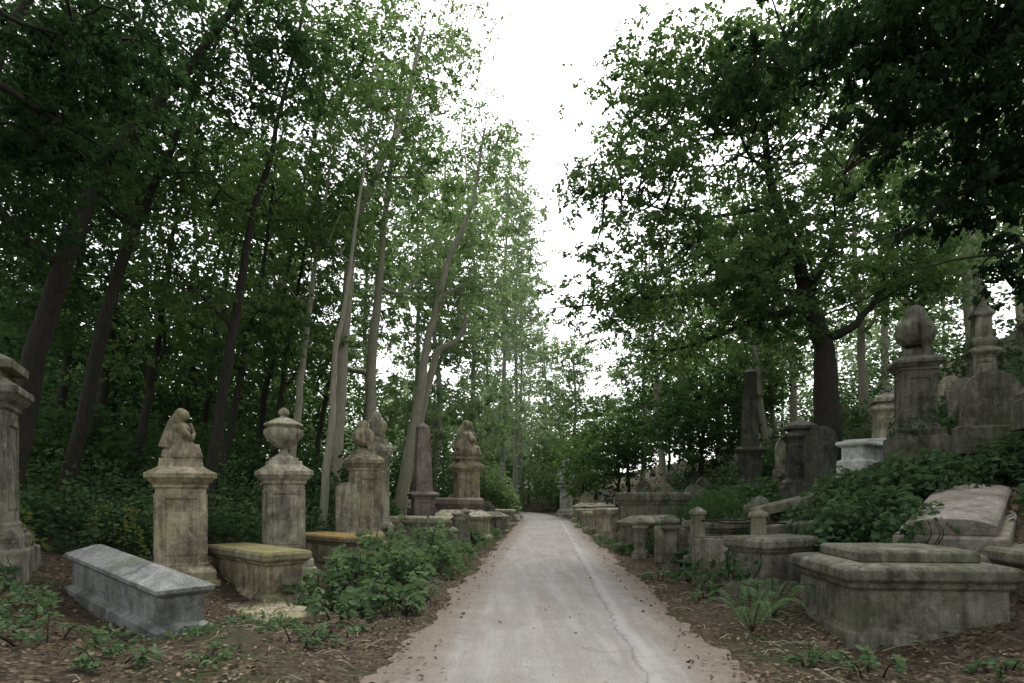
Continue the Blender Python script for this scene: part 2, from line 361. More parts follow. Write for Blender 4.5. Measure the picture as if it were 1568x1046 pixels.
def pedestal(name,x,y,w,hb,top,hf,mat,rot=30,z=None,panels=True,slim=.66,tilt=(0,0)):
    b=SB(); a=w/2; H_=hb
    R=lambda k,zz:(a*k,a*k,zz*H_)
    b.rings([(a,a,-.3),R(1,.10),R(.98,.105),R(.90,.11),R(.90,.17),R(.86,.185),R(slim+.06,.215),R(slim+.05,.23),R(slim,.24),R(slim-.03,.80),R(slim+.03,.81),R(slim+.03,.83),R(slim+.12,.85),R(slim+.2,.875),R(slim+.24,.88),R(slim+.24,.915),R(slim+.16,.925),R(slim-.08,.965),R(slim-.1,.968),R(slim-.1,1)])
    if panels:
        p=a*(slim-.015)
        for sx,sy in ((1,0),(-1,0),(0,1),(0,-1)):
            for (u0,u1,z0,z1) in ((-.72,-.6,.3,.76),(.6,.72,.3,.76),(-.598,.598,.3,.335),(-.598,.598,.725,.76)):
                if sx: X=sorted((sx*(p-.03),sx*(p+.018))); b.box(X[0],X[1],u0*p,u1*p,z0*H_,z1*H_)
                else: X=sorted((sy*(p-.03),sy*(p+.018))); b.box(u0*p,u1*p,X[0],X[1],z0*H_,z1*H_)
    if top=='urn': urn(b,H_,hf/1.14)
    elif top=='drape': drape(b,H_,hf/1.06)
    elif top=='figure': figure(b,H_,hf/1.15)
    elif top=='obelisk':
        t=a*(slim-.12); b.rings([(t,t,H_),(t*.98,t*.98,H_+.01),(t*.68,t*.68,H_+hf*.93),(.01,.01,H_+hf)])
    elif top=='cross':
        t=a*.16; b.rings([(a*.5,a*.5,H_),(a*.42,a*.42,H_+.15)]); 
        b.box(-t,t,-t,t,H_+.15,H_+hf); zc=H_+hf*.7; b.box(-hf*.27,-t-.001,-t*.9,t*.9,zc-t,zc+t); b.box(t+.001,hf*.27,-t*.9,t*.9,zc-t,zc+t)
    elif top=='gable':
        b.rings([(a*.8,a*.8,H_),(a*.82,a*.82,H_+hf*.3),(a*.5,a*.5,H_+hf*.6),(.02,.02,H_+hf)])
    elif top=='spire':
        t=a*(slim-.05); b.rings([(t,t,H_),(t*1.15,t*1.15,H_+hf*.05),(t*1.15,t*1.15,H_+hf*.09),(t*.8,t*.8,H_+hf*.13),(t*.72,t*.72,H_+hf*.45),(t*.95,t*.95,H_+hf*.48),(t*.95,t*.95,H_+hf*.51),(t*.6,t*.6,H_+hf*.6),(.03,.03,H_+hf)])
    if z is None: z=h(x,y)
    return b.obj(name,[mat],(x,y,z),rot,tilt)
def chest(name,x,y,w,l,hh,rot,mat,lid='flat',z=None,tilt=(0,0),topmat=None):
    b=SB(); a=w/2; c=l/2; mi=1 if topmat else 0
    b.rings([(a,c,-.5),(a,c,.14*hh),(a-.02,c-.02,.16*hh),(a-.06,c-.06,.2*hh),(a-.08,c-.08,.22*hh),(a-.08,c-.08,.72*hh),(a-.06,c-.06,.74*hh),(a-.03,c-.03,.78*hh),(a-.03,c-.03,.799*hh)])
    for sx in (-1,1):
        for sy in (-1,1):
            b.box(sx*(a-.13)-.055,sx*(a-.13)+.055,sy*(c-.13)-.055,sy*(c-.13)+.055,.225*hh,.715*hh)
    if lid=='flat': b.rings([(a-.02,c-.02,.80*hh),(a+.02,c+.02,.85*hh),(a+.02,c+.02,.95*hh),(a-.01,c-.01,1.0*hh)],mi)
    elif lid=='coped': b.rings([(a-.01,c-.01,.80*hh),(a+.0,c+.0,.83*hh),(a,c,.90*hh),(a*.12,c-.22,1.12*hh)],mi)
    if z is None: z=h(x,y)
    return b.obj(name,[mat]+([topmat] if topmat else []),(x,y,z),rot,tilt)
def headstone(name,x,y,w,hh,kind,mat,rot=0,tilt=(0,0),th=.12,z=None):
    b=SB(); a=w/2
    b.rings([(a*1.15,th*1.4,-.3),(a*1.15,th*1.4,.16),(a*1.05,th*.9,.19),(a*1.05,th*.9,.2)])
    if kind=='round': arc=[(a*math.cos(t),hh-a+a*math.sin(t)) for t in np.linspace(0,math.pi,17)]
    elif kind=='gothic': arc=[(a,hh-1.3*a),(a*.9,hh-.95*a),(a*.7,hh-.58*a),(a*.4,hh-.25*a),(0,hh),(-a*.4,hh-.25*a),(-a*.7,hh-.58*a),(-a*.9,hh-.95*a),(-a,hh-1.3*a)]
    else: arc=[(a,hh-.7*a),(a*.75,hh-.66*a),(a*.72,hh-.55*a)]+[(a*.62*math.cos(t),hh-.5*a+.5*a*math.sin(t)) for t in np.linspace(.1,math.pi-.1,11)]+[(-a*.72,hh-.55*a),(-a*.75,hh-.66*a),(-a,hh-.7*a)]
    b.slab([(a,.2)]+arc+[(-a,.2)],-th/2,th/2)
    if z is None: z=h(x,y)
    return b.obj(name,[mat],(x,y,z),rot,tilt,.01)
def kerbset(name,x,y,w,l,rot,mat,posts=True,z=None,hh=.22,rail=True):
    b=SB(); a=w/2;c=l/2
    b.box(-a,-a+.14,-c,c,-.5,hh); b.box(a-.14,a,-c,c,-.5,hh); b.box(-a+.142,a-.142,-c,-c+.14,-.5,hh-.004); b.box(-a+.142,a-.142,c-.14,c,-.5,hh-.004)
    if posts:
        ps=[(-a+.07,-c+.07),(a-.07,-c+.07),(a-.07,c-.07),(-a+.07,c-.07)]
        for (px,py) in ps: b.rings([(.09,.09,hh+.002),(.085,.085,hh+.38),(.11,.11,hh+.4),(.11,.11,hh+.45),(.02,.02,hh+.53)],0,px,py)
        if rail:
            for i in range(4):
                p,q=ps[i],ps[(i+1)%4]; b.tube([(p[0],p[1],hh+.3),((p[0]+q[0])/2,(p[1]+q[1])/2,hh+.27),(q[0],q[1],hh+.3)],.018,6,1)
    if z is None: z=h(x,y)
    return b.obj(name,[mat,'iron'],(x,y,z),rot)

# ---- left side monuments
pedestal('stone_pedestal_monument',-6.85,8.0,1.15,2.55,'gable',.35,'grey',rot=28)
chest('granite_coped_tomb',-4.55,7.5,.62,2.7,.58,52,'gran','coped',z=.2,tilt=(5,0))
pedestal('mourning_figure_monument',-5.0,9.45,1.05,1.95,'figure',.82,'tan',rot=28,z=.12)
chest('mossy_chest_tomb',-3.88,9.45,.68,2.1,.74,46,'tan','flat',topmat='yellow',z=.06)
pedestal('urn_monument',-4.05,11.1,.98,2.08,'urn',.95,'lime',rot=28,z=.1)
chest('lichen_chest_tomb',-3.65,12.9,.85,2.0,.7,48,'tan','flat',topmat='orange',z=.08)
headstone('rounded_headstone',-3.75,14.2,.5,1.65,'round','lime',rot=25)
pedestal('draped_urn_monument',-3.7,15.6,.95,2.5,'drape',.78,'tan',rot=28)
pedestal('draped_urn_monument',-3.85,17.8,.95,2.95,'drape',.8,'lime',rot=20)
pedestal('pink_obelisk',-2.85,20,.95,1.5,'obelisk',2.15,'pink',rot=20,slim=.7)
pedestal('statue_monument',-1.75,24,1.3,2.9,'figure',1.5,'tan',rot=20)
chest('chest_tomb',-2.55,18.0,1.0,2.1,.95,62,'lime','flat')
chest('chest_tomb',-2.3,22.2,1.1,2.3,1.35,65,'pink','flat')
chest('chest_tomb',-1.7,21.0,.9,1.9,.9,65,'lime','coped')
kerbset('grave_kerb',-2.6,15.6,1.1,2.2,62,'grey',rail=False)
pedestal('stone_pillar',-1.45,16.8,.36,1.05,'gable',.14,'grey',rot=20,panels=False)
pedestal('stone_pillar',-1.4,18.6,.36,1.05,'gable',.14,'grey',rot=20,panels=False)
chest('low_tomb',-1.2,25.5,.9,2,.8,65,'grey','coped')
headstone('rounded_headstone',-1.1,28,.7,1.3,'shoulder','grey',rot=10)
chest('low_tomb',-.9,31,.9,2,.8,65,'lime','flat')
headstone('small_headstone',-2.6,27,.6,1.4,'gothic','lime',rot=10)
b=SB(); b.rings([(.42,.75,-.1),(.42,.75,.07),(.36,.69,.1)]); b.obj('ledger_slab',['tan'],(-3.15,8.15,.02),48)
# ---- right side monuments
b=SB()
b.rings([(.86,.80,-.5),(.86,.80,.12),(.82,.76,.14),(.80,.74,.17),(.79,.73,.56),(.83,.77,.59),(.84,.78,.64),(.89,.83,.68),(.89,.83,.78),(.85,.79,.81),(.70,.64,.84)])
b.rings([(.62,.56,.841),(.62,.56,.94),(.58,.52,.97)])
b.obj('large_plinth_tomb',['dgrey'],(4.45,7.3,.02),-5)
b=SB()
b.rings([(.74,1.5,-.8),(.74,1.5,-.02),(.72,1.48,0)]); b.rings([(.60,1.36,.001),(.60,1.36,.16),(.58,1.34,.18)])
a_=.48; pr=[(-a_,.181),(-a_,.29)]+[(-a_*math.cos(t),.29+.10*math.sin(t)) for t in np.linspace(.12,math.pi-.12,11)]+[(a_,.29),(a_,.181)]
b.slab(pr[::-1],-1.24,1.24)
b.obj('arched_ledger_tomb',['brown'],(6.3,8.75,1.15),-42,(11,0))
chest('dark_chest_tomb',6.0,6.75,.9,1.7,.92,-8,'dgrey','flat',z=.06)
chest('retaining_tomb',4.2,9.5,.75,1.9,.85,-62,'dgrey','flat',z=.12)
kerbset('railed_grave_kerb',4.35,10.8,1.4,2.0,-60,'grey',z=.45,hh=.4)
chest('sunken_chest_tomb',4.35,12.1,.85,2.0,.8,-60,'dgrey','flat',z=.3)
b=SB(); b.rings([(.6,1.0,-.1),(.6,1.0,.06),(.55,.95,.09)]); b.obj('tilted_ledger_slab',['grey'],(5.7,12.0,1.5),-62,(9,-10))
b=SB(); b.rings([(.55,.9,-.1),(.55,.9,.06),(.5,.85,.09)]); b.obj('tilted_ledger_slab',['dgrey'],(5.2,10.5,1.15),-52,(6,-8))
headstone('leaning_headstone',5.0,12.9,.6,1.0,'shoulder','dgrey',rot=-30,tilt=(-14,5))
headstone('small_headstone',3.75,12.3,.5,.9,'round','grey',rot=-25,tilt=(-5,4))
pedestal('stone_pillar',3.45,13.6,.45,1.0,'gable',.18,'dgrey',rot=-20,panels=False)
pedestal('stone_pillar',3.2,15.6,.4,.85,'gable',.15,'grey',rot=-20,panels=False)
kerbset('grave_kerb',4.6,14.6,1.3,2.2,-62,'grey',z=.5,hh=.35,posts=False)
chest('tall_chest_tomb',4.3,19.0,1.0,2.0,1.45,-62,'dgrey','flat')
pedestal('stone_pillar',3.6,19.9,.6,1.5,'gable',.2,'dgrey',rot=-20,panels=False)
chest('tall_chest_tomb',3.9,21.5,1.0,2.0,1.1,-62,'lime','flat')
chest('low_tomb',3.9,17.3,.9,1.9,.8,-62,'dgrey','coped')
chest('low_tomb',4.2,26,1.1,2.3,.8,-65,'lime','flat')
chest('low_tomb',4.4,30,1.2,2.5,.9,-65,'lime','flat')
chest('low_tomb',4.7,35,1.2,2.5,.9,-65,'lime','coped')
for (x,y,w,hh,k,m) in [(5.2,23,.7,1.3,'round','grey'),(6.2,25,.7,1.3,'gothic','lime'),(5.5,28,.7,1.2,'shoulder','white'),(6.6,31,.8,1.5,'round','grey'),(4.6,38,.9,1.8,'gothic','lime'),(6.0,40,.9,1.6,'shoulder','white'),(7.8,27,.7,1.2,'round','dark'),(8.6,33,.8,1.5,'gothic','white'),(10.5,30,.8,1.4,'round','lime'),(9.5,26,.8,1.2,'shoulder','white'),(12.5,24,.7,1.3,'round','grey'),(11.6,28,.8,1.4,'gothic','white'),(6.6,21.5,.6,1.2,'gothic','dgrey'),(5.8,19.8,.6,1.1,'round','dgrey'),(9.0,20.5,.7,1.3,'gothic','lime'),(10.1,21.5,.7,1.2,'round','white')]:
    headstone('distant_headstone',x,y,w,hh,k,m,rot=random.uniform(-25,5),tilt=(random.uniform(-4,4),random.uniform(-5,5)))
pedestal('white_statue_monument',3.9,45,1.3,2.4,'figure',1.8,'white',rot=-10)
pedestal('white_cross_monument',4.6,42,1.2,1.3,'cross',1.6,'lime',rot=-5)
pedestal('white_cross_monument',5.6,50,1.2,1.3,'cross',1.9,'white',rot=-5)
pedestal('dark_obelisk',7.6,20,1.05,1.6,'obelisk',2.5,'dark',rot=-20)
pedestal('dark_pedestal_monument',7.9,17.2,.95,1.75,'gable',.3,'dark',rot=-15)
headstone('dark_rounded_headstone',7.9,16.0,.75,1.65,'round','dark',rot=-20)
pedestal('draped_urn_monument',7.8,12.1,.92,1.8,'drape',.95,'dgrey',rot=-20,z=2.5)
pedestal('grey_pedestal_monument',8.95,15,.75,1.5,'gable',.25,'lime',rot=-20)
chest('white_chest_tomb',8.6,14.9,.9,1.8,.7,-40,'white','flat')
chest('white_chest_tomb',7.85,14.0,.6,1.3,.5,-50,'white','flat',z=2.25)
pedestal('spired_monument',8.15,9.5,.72,1.5,'spire',1.15,'dgrey',rot=-20,z=2.9)
headstone('large_rounded_headstone',8.35,10.9,.95,1.15,'round','dgrey',rot=-15,z=2.6)
pedestal('grey_pillar_monument',12.0,16,.8,1.6,'spire',1.6,'grey',rot=-20)
for (x,y,hh,m) in [(10.2,14,1.3,'grey'),(11.2,18,1.4,'white'),(12.8,20,1.6,'lime'),(10.0,20,1.3,'white'),(14.5,18,1.4,'grey'),(9.3,12.6,1.1,'dgrey'),(10.9,15.5,1.2,'lime')]:
    headstone('hillside_headstone',x,y,.7,hh,random.choice(['round','gothic','shoulder']),m,rot=random.uniform(-35,0),tilt=(random.uniform(-5,5),random.uniform(-6,6)))

# ------------------------------------------------------------ trees
Hz=lambda x,y,z=0:(x,y,h(x,y)+z)
tree('ash_tree',[Hz(-5.9,20),(-5.4,20,5.7),(-4.9,20,10.5),(-3.5,20,13.6),(-2.8,20,16.5)],.25,
  [(-4.4,20.5,15.5,2.6,2.5,2.4,76),(-6.0,21.5,11.0,1.9,1.8,1.7,36),(-3.0,21,12.6,1.6,2,1.5,28)],leaf=.13,per=120,mats=('bark','Lmid'))
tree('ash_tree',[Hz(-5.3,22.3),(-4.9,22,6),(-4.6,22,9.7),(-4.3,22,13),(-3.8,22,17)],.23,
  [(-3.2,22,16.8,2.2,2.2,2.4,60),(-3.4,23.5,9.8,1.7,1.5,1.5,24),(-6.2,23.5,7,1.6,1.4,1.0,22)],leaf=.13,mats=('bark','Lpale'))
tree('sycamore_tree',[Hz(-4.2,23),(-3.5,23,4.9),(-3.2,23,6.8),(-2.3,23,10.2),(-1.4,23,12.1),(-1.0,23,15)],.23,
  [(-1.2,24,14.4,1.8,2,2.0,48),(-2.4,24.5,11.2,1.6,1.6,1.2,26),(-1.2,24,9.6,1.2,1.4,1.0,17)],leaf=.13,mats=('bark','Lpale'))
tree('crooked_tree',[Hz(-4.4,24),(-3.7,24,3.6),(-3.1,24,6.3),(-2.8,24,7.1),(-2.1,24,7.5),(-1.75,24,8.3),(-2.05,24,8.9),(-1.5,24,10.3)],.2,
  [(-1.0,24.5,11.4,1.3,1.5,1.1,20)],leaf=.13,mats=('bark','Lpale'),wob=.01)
tree('ash_sapling',[Hz(-4.96,16),(-4.7,16,3.5),(-4.5,16,5.9),(-4.1,16,8.4),(-3.5,16,12)],.12,
  [(-3.7,16,11.7,1.7,1.6,1.3,40),(-5.0,17,8.6,1.4,1.2,1.1,22)],leaf=.11,mats=('bark','Lmid'))
tree('ash_sapling',[Hz(-6.6,18),(-6.0,18,5),(-5.6,18,8.5),(-5.0,18,12)],.14,
  [(-5.4,18.5,12,1.8,1.6,1.6,42),(-6.6,19,7.6,1.4,1.3,1.0,24)],leaf=.12,mats=('bark','Lmid'))
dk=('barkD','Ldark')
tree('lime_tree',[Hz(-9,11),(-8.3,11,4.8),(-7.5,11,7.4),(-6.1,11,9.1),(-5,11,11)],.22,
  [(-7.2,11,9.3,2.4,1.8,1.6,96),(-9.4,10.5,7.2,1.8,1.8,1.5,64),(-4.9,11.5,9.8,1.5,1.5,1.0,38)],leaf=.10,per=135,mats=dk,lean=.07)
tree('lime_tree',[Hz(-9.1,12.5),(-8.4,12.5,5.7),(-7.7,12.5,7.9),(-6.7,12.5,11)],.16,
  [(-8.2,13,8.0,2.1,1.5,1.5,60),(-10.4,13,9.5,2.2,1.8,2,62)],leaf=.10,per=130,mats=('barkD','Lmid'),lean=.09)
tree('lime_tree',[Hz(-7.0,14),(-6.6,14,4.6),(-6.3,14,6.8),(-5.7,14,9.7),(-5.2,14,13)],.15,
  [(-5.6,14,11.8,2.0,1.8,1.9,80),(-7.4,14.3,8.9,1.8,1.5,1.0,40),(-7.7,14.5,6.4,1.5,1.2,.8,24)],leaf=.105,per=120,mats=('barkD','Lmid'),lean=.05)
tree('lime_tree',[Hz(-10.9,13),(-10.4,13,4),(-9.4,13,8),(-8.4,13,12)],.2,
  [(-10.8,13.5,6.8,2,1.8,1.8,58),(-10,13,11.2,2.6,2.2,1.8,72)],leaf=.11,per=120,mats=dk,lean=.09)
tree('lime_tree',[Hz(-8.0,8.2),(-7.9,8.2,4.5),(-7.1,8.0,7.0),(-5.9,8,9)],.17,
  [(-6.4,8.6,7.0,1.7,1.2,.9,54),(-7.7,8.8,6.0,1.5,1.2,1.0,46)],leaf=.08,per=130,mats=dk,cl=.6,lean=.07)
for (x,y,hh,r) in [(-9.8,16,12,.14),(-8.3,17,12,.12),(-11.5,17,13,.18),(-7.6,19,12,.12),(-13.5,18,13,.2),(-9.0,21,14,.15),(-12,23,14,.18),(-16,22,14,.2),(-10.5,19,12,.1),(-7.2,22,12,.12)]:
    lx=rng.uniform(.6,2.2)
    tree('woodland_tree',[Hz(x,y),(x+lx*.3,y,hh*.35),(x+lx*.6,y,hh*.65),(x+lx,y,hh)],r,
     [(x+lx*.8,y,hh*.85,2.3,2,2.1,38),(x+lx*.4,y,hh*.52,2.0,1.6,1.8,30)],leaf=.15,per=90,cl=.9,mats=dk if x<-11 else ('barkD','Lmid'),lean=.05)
tree('spreading_oak_tree',[Hz(8.6,17),(8.5,17,4.4),(8.35,17,5.8),(7.9,17,7.4),(7.2,17,9.5),(6.8,17,12.5)],.40,
 [(6.0,16.5,11.5,2.9,2.6,2.2,115),(3.2,16.5,9.2,2.1,2.2,1.6,68),(5.4,16,7.4,2.4,2.2,1.3,78),(2.6,17,6.8,1.6,2,.7,28),
  (8.6,16.5,8.6,2.6,2.4,1.9,100),(4.2,17,12.6,2.0,2.2,1.6,62),(10.3,17,7.4,2,2,1.2,40),(8.2,17,13.3,3,2.6,1.6,84),(4.6,17.5,5.7,1.5,1.2,.5,18),(7.0,16.5,6.3,1.6,1.3,.6,24)],
  leaf=.125,per=140,cl=.8,mats=('barkD','Lmid'),limbr=.07,limbs=.45,wr=.6)
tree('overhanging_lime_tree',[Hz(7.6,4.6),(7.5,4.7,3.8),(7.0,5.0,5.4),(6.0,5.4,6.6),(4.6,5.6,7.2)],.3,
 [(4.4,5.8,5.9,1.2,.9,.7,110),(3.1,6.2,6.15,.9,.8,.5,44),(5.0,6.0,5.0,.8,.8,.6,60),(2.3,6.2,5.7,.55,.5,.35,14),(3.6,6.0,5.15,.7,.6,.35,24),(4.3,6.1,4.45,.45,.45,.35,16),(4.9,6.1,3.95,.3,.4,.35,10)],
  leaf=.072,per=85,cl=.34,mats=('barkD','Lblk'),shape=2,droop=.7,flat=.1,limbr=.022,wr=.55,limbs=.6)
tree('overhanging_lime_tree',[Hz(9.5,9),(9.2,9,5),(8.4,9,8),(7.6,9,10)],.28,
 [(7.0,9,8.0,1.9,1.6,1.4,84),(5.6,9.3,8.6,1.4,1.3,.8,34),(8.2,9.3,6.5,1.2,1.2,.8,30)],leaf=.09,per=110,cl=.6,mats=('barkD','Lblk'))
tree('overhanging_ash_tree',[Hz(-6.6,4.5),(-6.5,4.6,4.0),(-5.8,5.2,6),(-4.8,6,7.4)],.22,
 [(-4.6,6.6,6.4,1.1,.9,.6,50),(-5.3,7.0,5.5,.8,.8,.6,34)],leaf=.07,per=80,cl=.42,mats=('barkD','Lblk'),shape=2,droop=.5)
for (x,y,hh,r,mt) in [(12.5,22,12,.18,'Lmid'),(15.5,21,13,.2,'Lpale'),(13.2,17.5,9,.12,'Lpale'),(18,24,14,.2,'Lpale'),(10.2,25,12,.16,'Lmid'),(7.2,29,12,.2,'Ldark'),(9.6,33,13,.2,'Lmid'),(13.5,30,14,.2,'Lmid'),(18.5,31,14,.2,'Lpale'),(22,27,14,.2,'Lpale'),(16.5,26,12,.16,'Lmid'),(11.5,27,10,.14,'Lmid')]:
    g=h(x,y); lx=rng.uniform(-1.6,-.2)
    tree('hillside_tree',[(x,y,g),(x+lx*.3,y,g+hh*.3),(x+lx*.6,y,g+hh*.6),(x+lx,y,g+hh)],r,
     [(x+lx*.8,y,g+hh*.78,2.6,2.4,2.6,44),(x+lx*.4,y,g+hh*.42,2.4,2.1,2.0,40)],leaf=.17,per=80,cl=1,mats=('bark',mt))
for (x,y,hh,rx,mt) in [(5.6,33,5.5,2.2,'Ldark'),(7.3,24.5,5.2,1.9,'Ldark'),(4.6,41,5.5,2.0,'Lmid'),(5.6,48,7,2.6,'Lmid'),(9,36,8,3,'Ldark'),(6.6,36,7.5,2.2,'Lmid'),(9.6,27,5.5,2,'Ldark'),(12,33,8,3,'Ldark')]:
    g=h(x,y)
    tree('holly_tree',[(x,y,g),(x+.1,y,g+hh*.4),(x-.1,y,g+hh*.8)],.12,[(x,y,g+hh*.58,rx,rx,hh*.4,84)],leaf=.16,per=85,cl=.7,mats=('barkD',mt))
for (x,y,hh,w,mt) in [(-4.2,33,19,2.6,'Lpale'),(-2.2,38,22,2.6,'Lpale'),(-.8,44,26,2.8,'Lhaze'),(.1,50,27,2.8,'Lhaze'),(-5.5,38,23,3,'Lpale'),(-8.5,36,20,3.2,'Lpale'),(-11,30,16,3.2,'Lmid'),(1.0,60,25,3.4,'Lhaze'),(-2.5,60,24,3.6,'Lhaze'),(3.6,66,19,3.4,'Lhaze'),(6,58,16,4,'Lpale'),(10,48,18,4,'Lpale'),(-15,34,17,4,'Lmid'),(14,42,18,4,'Lpale')]:
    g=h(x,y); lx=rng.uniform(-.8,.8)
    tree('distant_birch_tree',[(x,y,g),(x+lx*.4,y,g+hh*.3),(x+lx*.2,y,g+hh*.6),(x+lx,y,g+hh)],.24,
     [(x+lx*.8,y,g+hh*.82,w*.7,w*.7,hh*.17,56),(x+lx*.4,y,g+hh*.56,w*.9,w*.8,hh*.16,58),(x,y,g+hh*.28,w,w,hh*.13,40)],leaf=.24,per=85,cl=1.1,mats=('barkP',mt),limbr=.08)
def mass(name,spots,leaf,mats,nper=60,cr=(1.0,1.0,.7)):
    q=QM()
    for (x,y,hh,w,nc) in spots:
        g=h(x,y)
        add_tube(q,[(x,y,g-.3),(x+.25,y,g+hh*.45),(x+.1,y,g+hh*.9)],[.16,.11,.03],6)
        for c in range(nc):
            u=unit(rng.normal(size=(1,3)))[0]*rng.random()**.4
            c0=np.array([x+u[0]*w,y+u[1]*w,g+hh*(.5+.5*u[2])]); n=nper
            add_leaves(q,c0+rng.normal(size=(n,3))*np.array(cr),leaf,1,.3,.5,.6,R=np.clip(rng.random()*.6+rng.random(n)*.4,0,1))
    return q.obj(name,mats)
sp=[]
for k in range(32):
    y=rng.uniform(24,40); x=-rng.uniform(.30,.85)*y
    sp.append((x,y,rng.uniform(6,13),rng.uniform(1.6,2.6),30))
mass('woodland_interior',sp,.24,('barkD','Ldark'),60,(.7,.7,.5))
sp=[(x,y,hh,w,44) for (x,y,hh,w) in [(-4,56,8,3),(-1.5,66,8,3),(1.8,70,9,3),(4.5,60,7,2.6),(7.5,56,9,3),(5.5,70,10,3.4),(-7,62,10,3.5),(11,60,11,4),(3.2,80,11,4),(-2.5,80,11,4)]]
mass('far_thicket',sp,.34,('barkD','Lmid'),60,(.8,.8,.6))
sp=[]
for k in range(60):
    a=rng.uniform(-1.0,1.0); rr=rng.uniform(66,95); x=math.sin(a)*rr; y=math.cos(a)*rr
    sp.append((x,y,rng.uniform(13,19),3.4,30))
mass('distant_woodland',sp,.5,('barkP','Lhaze'),46)
# ------------------------------------------------------------ low planting
def bush(name,mounds,leaf,mat,flat=1.0,shape=1,stems=6,wr=.65,hollow=.5):
    q=QM()
    for (x,y,rx,ry,hh,n) in mounds:
        ns=max(8,n//16)
        sa=rng.uniform(0,2*np.pi,ns); sr=np.sqrt(rng.random(ns)); shx=np.cos(sa)*sr; shy=np.sin(sa)*sr; shh=rng.uniform(.45,1.2,ns)
        idx=rng.integers(0,ns,n)
        ux=shx[idx]+rng.normal(size=n)*.08; uy=shy[idx]+rng.normal(size=n)*.08; r=np.clip(np.hypot(ux,uy),0,1.15)
        X=x+ux*rx; Y=y+uy*ry
        top=hh*np.sqrt(np.clip(1-r*r*.8,0.02,1))*shh[idx]
        Z=H(X,Y)+top*(1-hollow*rng.random(n)**1.6)
        out=np.stack([ux,uy,np.full(n,.15)],1)
        add_leaves(q,np.stack([X,Y,Z],1),leaf,1,.15,flat,wr,shape,R=np.clip(shh[idx]-.45+rng.random(n)*.45,0,1),D=out*.7)
        for s in range(stems):
            i=rng.integers(0,ns); bx=x+shx[i]*rx*.4; by=y+shy[i]*ry*.4
            ex=x+shx[i]*rx; ey=y+shy[i]*ry; ez=h(ex,ey)+hh*shh[i]*math.sqrt(max(.05,1-sr[i]**2*.8))
            add_tube(q,smoothline([(bx,by,h(bx,by)-.05),((bx+ex)/2,(by+ey)/2,(h(bx,by)+ez)/2+hh*.15),(ex,ey,ez)],7),np.linspace(.012,.004,7),4)
    return q.obj(name,('barkD',mat))
bush('bramble_bush',[(-1.75,8.9,.6,.6,.55,240),(-2.4,9.7,.7,.8,.8,520),(-1.8,10.4,.6,.8,.7,460),(-2.4,11.2,.8,.9,.95,650),(-1.7,12.2,.6,.9,.75,520),(-2.2,7.9,.45,.45,.4,130),(-1.5,8.2,.35,.35,.35,90),(-2.7,8.8,.4,.4,.5,140)],.125,'Lbr',.8,2,26)
bush('bramble_bush',[(-2.0,13.8,.9,1,.95,800),(-1.6,15.2,.6,1.1,.7,600),(-1.9,17,.8,1,.6,450),(-1.3,19.8,.5,1.2,.5,400),(-1.0,22.5,.5,1.2,.5,400)],.11,'Lbr',.9,1,14)
bush('ivy_undergrowth',[(-7.2,10.8,1.4,1.2,.9,2600),(-6.3,12.3,1.6,1.4,1.1,2800),(-8.8,9.4,1.3,1.3,1.1,2400),(-5.6,14.5,1.5,1.5,1.2,2400),(-8.8,12.8,2,1.6,1.4,2800),(-5.3,17,1.4,1.6,1.5,2000),(-7.5,15.5,2,1.8,1.7,2400),(-10.5,11.5,1.8,1.8,1.6,2400)],.105,'Livy',.8,1,4)
bush('woodland_undergrowth',[(-11,16,2.5,2,2.6,3000),(-8,19,2.5,2,2.8,3000),(-5.8,21,1.8,2,2.4,2200),(-13,13,2.5,2.5,2.8,3000),(-14,20,3,3,4,3000),(-10,24,3,2.5,4.2,3000),(-6,27,2.6,2.5,3.8,2600),(-15,28,4,3,5,3000),(-20,22,4,4,5,3000),(-4,31,2,3,3.4,1800),(-3.4,38,2,3,3.6,2000)],.19,'Ldark',.4,1,3)
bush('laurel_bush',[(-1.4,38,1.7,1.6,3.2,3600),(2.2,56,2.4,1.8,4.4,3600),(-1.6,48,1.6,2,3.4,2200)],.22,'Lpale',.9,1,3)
bush('ivy_bank',[(5.2,9.3,.75,.6,1.0,2000),(4.9,10.2,.5,.5,.9,900),(5.7,11.1,.9,.8,.9,2000),(6.4,10.3,1,.9,.85,2200),(7.2,11.6,1,1,.7,1900),(6.6,12.8,1,1,.6,1600),(6.5,10.1,.7,.5,.7,1000),(7.4,9.9,.8,.5,.6,1000),(8.2,10.2,.9,.8,.65,1500),(7.6,8.1,.8,.5,.7,1100),(3.5,11.0,.5,.8,.5,700),(4.3,13.2,.8,.8,.7,1100),(3.6,17,.7,1.5,.5,800),(9.3,12.5,1.3,1.3,.7,1900),(8.7,8.5,.9,.8,.9,1300),(5.3,8.35,.5,.3,.8,600),(4.8,11.6,.6,.5,.7,800)],.115,'Livy',.7,2,12)
bush('box_hedge',[(4.3,15.1,.9,1.0,1.15,4500),(5.1,15.8,.9,1.0,1.15,4000)],.06,'Ldark',.3,1,3,hollow=.3)
bush('hillside_undergrowth',[(6.2,18.5,1.6,1.4,.8,1700),(9.5,17.5,1.6,1.4,.9,1700),(11.5,14.5,2,1.5,1.0,2200),(6.8,22,2,1.8,1.2,2000),(10.5,22,2.5,2,1.4,2200),(14,19,2.5,2.2,1.6,2200),(5.6,27,1.3,1.8,.9,1100),(8.5,30,2.5,2.5,1.3,1600),(16,26,3,3,2.5,2200),(13,34,4,3,3,2200),(20,33,5,4,4,2300)],.15,'Livy',.7,1,3)
bush('yellow_shrub',[(-6.7,8.4,.45,.35,1.3,200),(-6.3,10.0,.45,.35,1.2,180)],.08,'Lyel',.4,1,10)
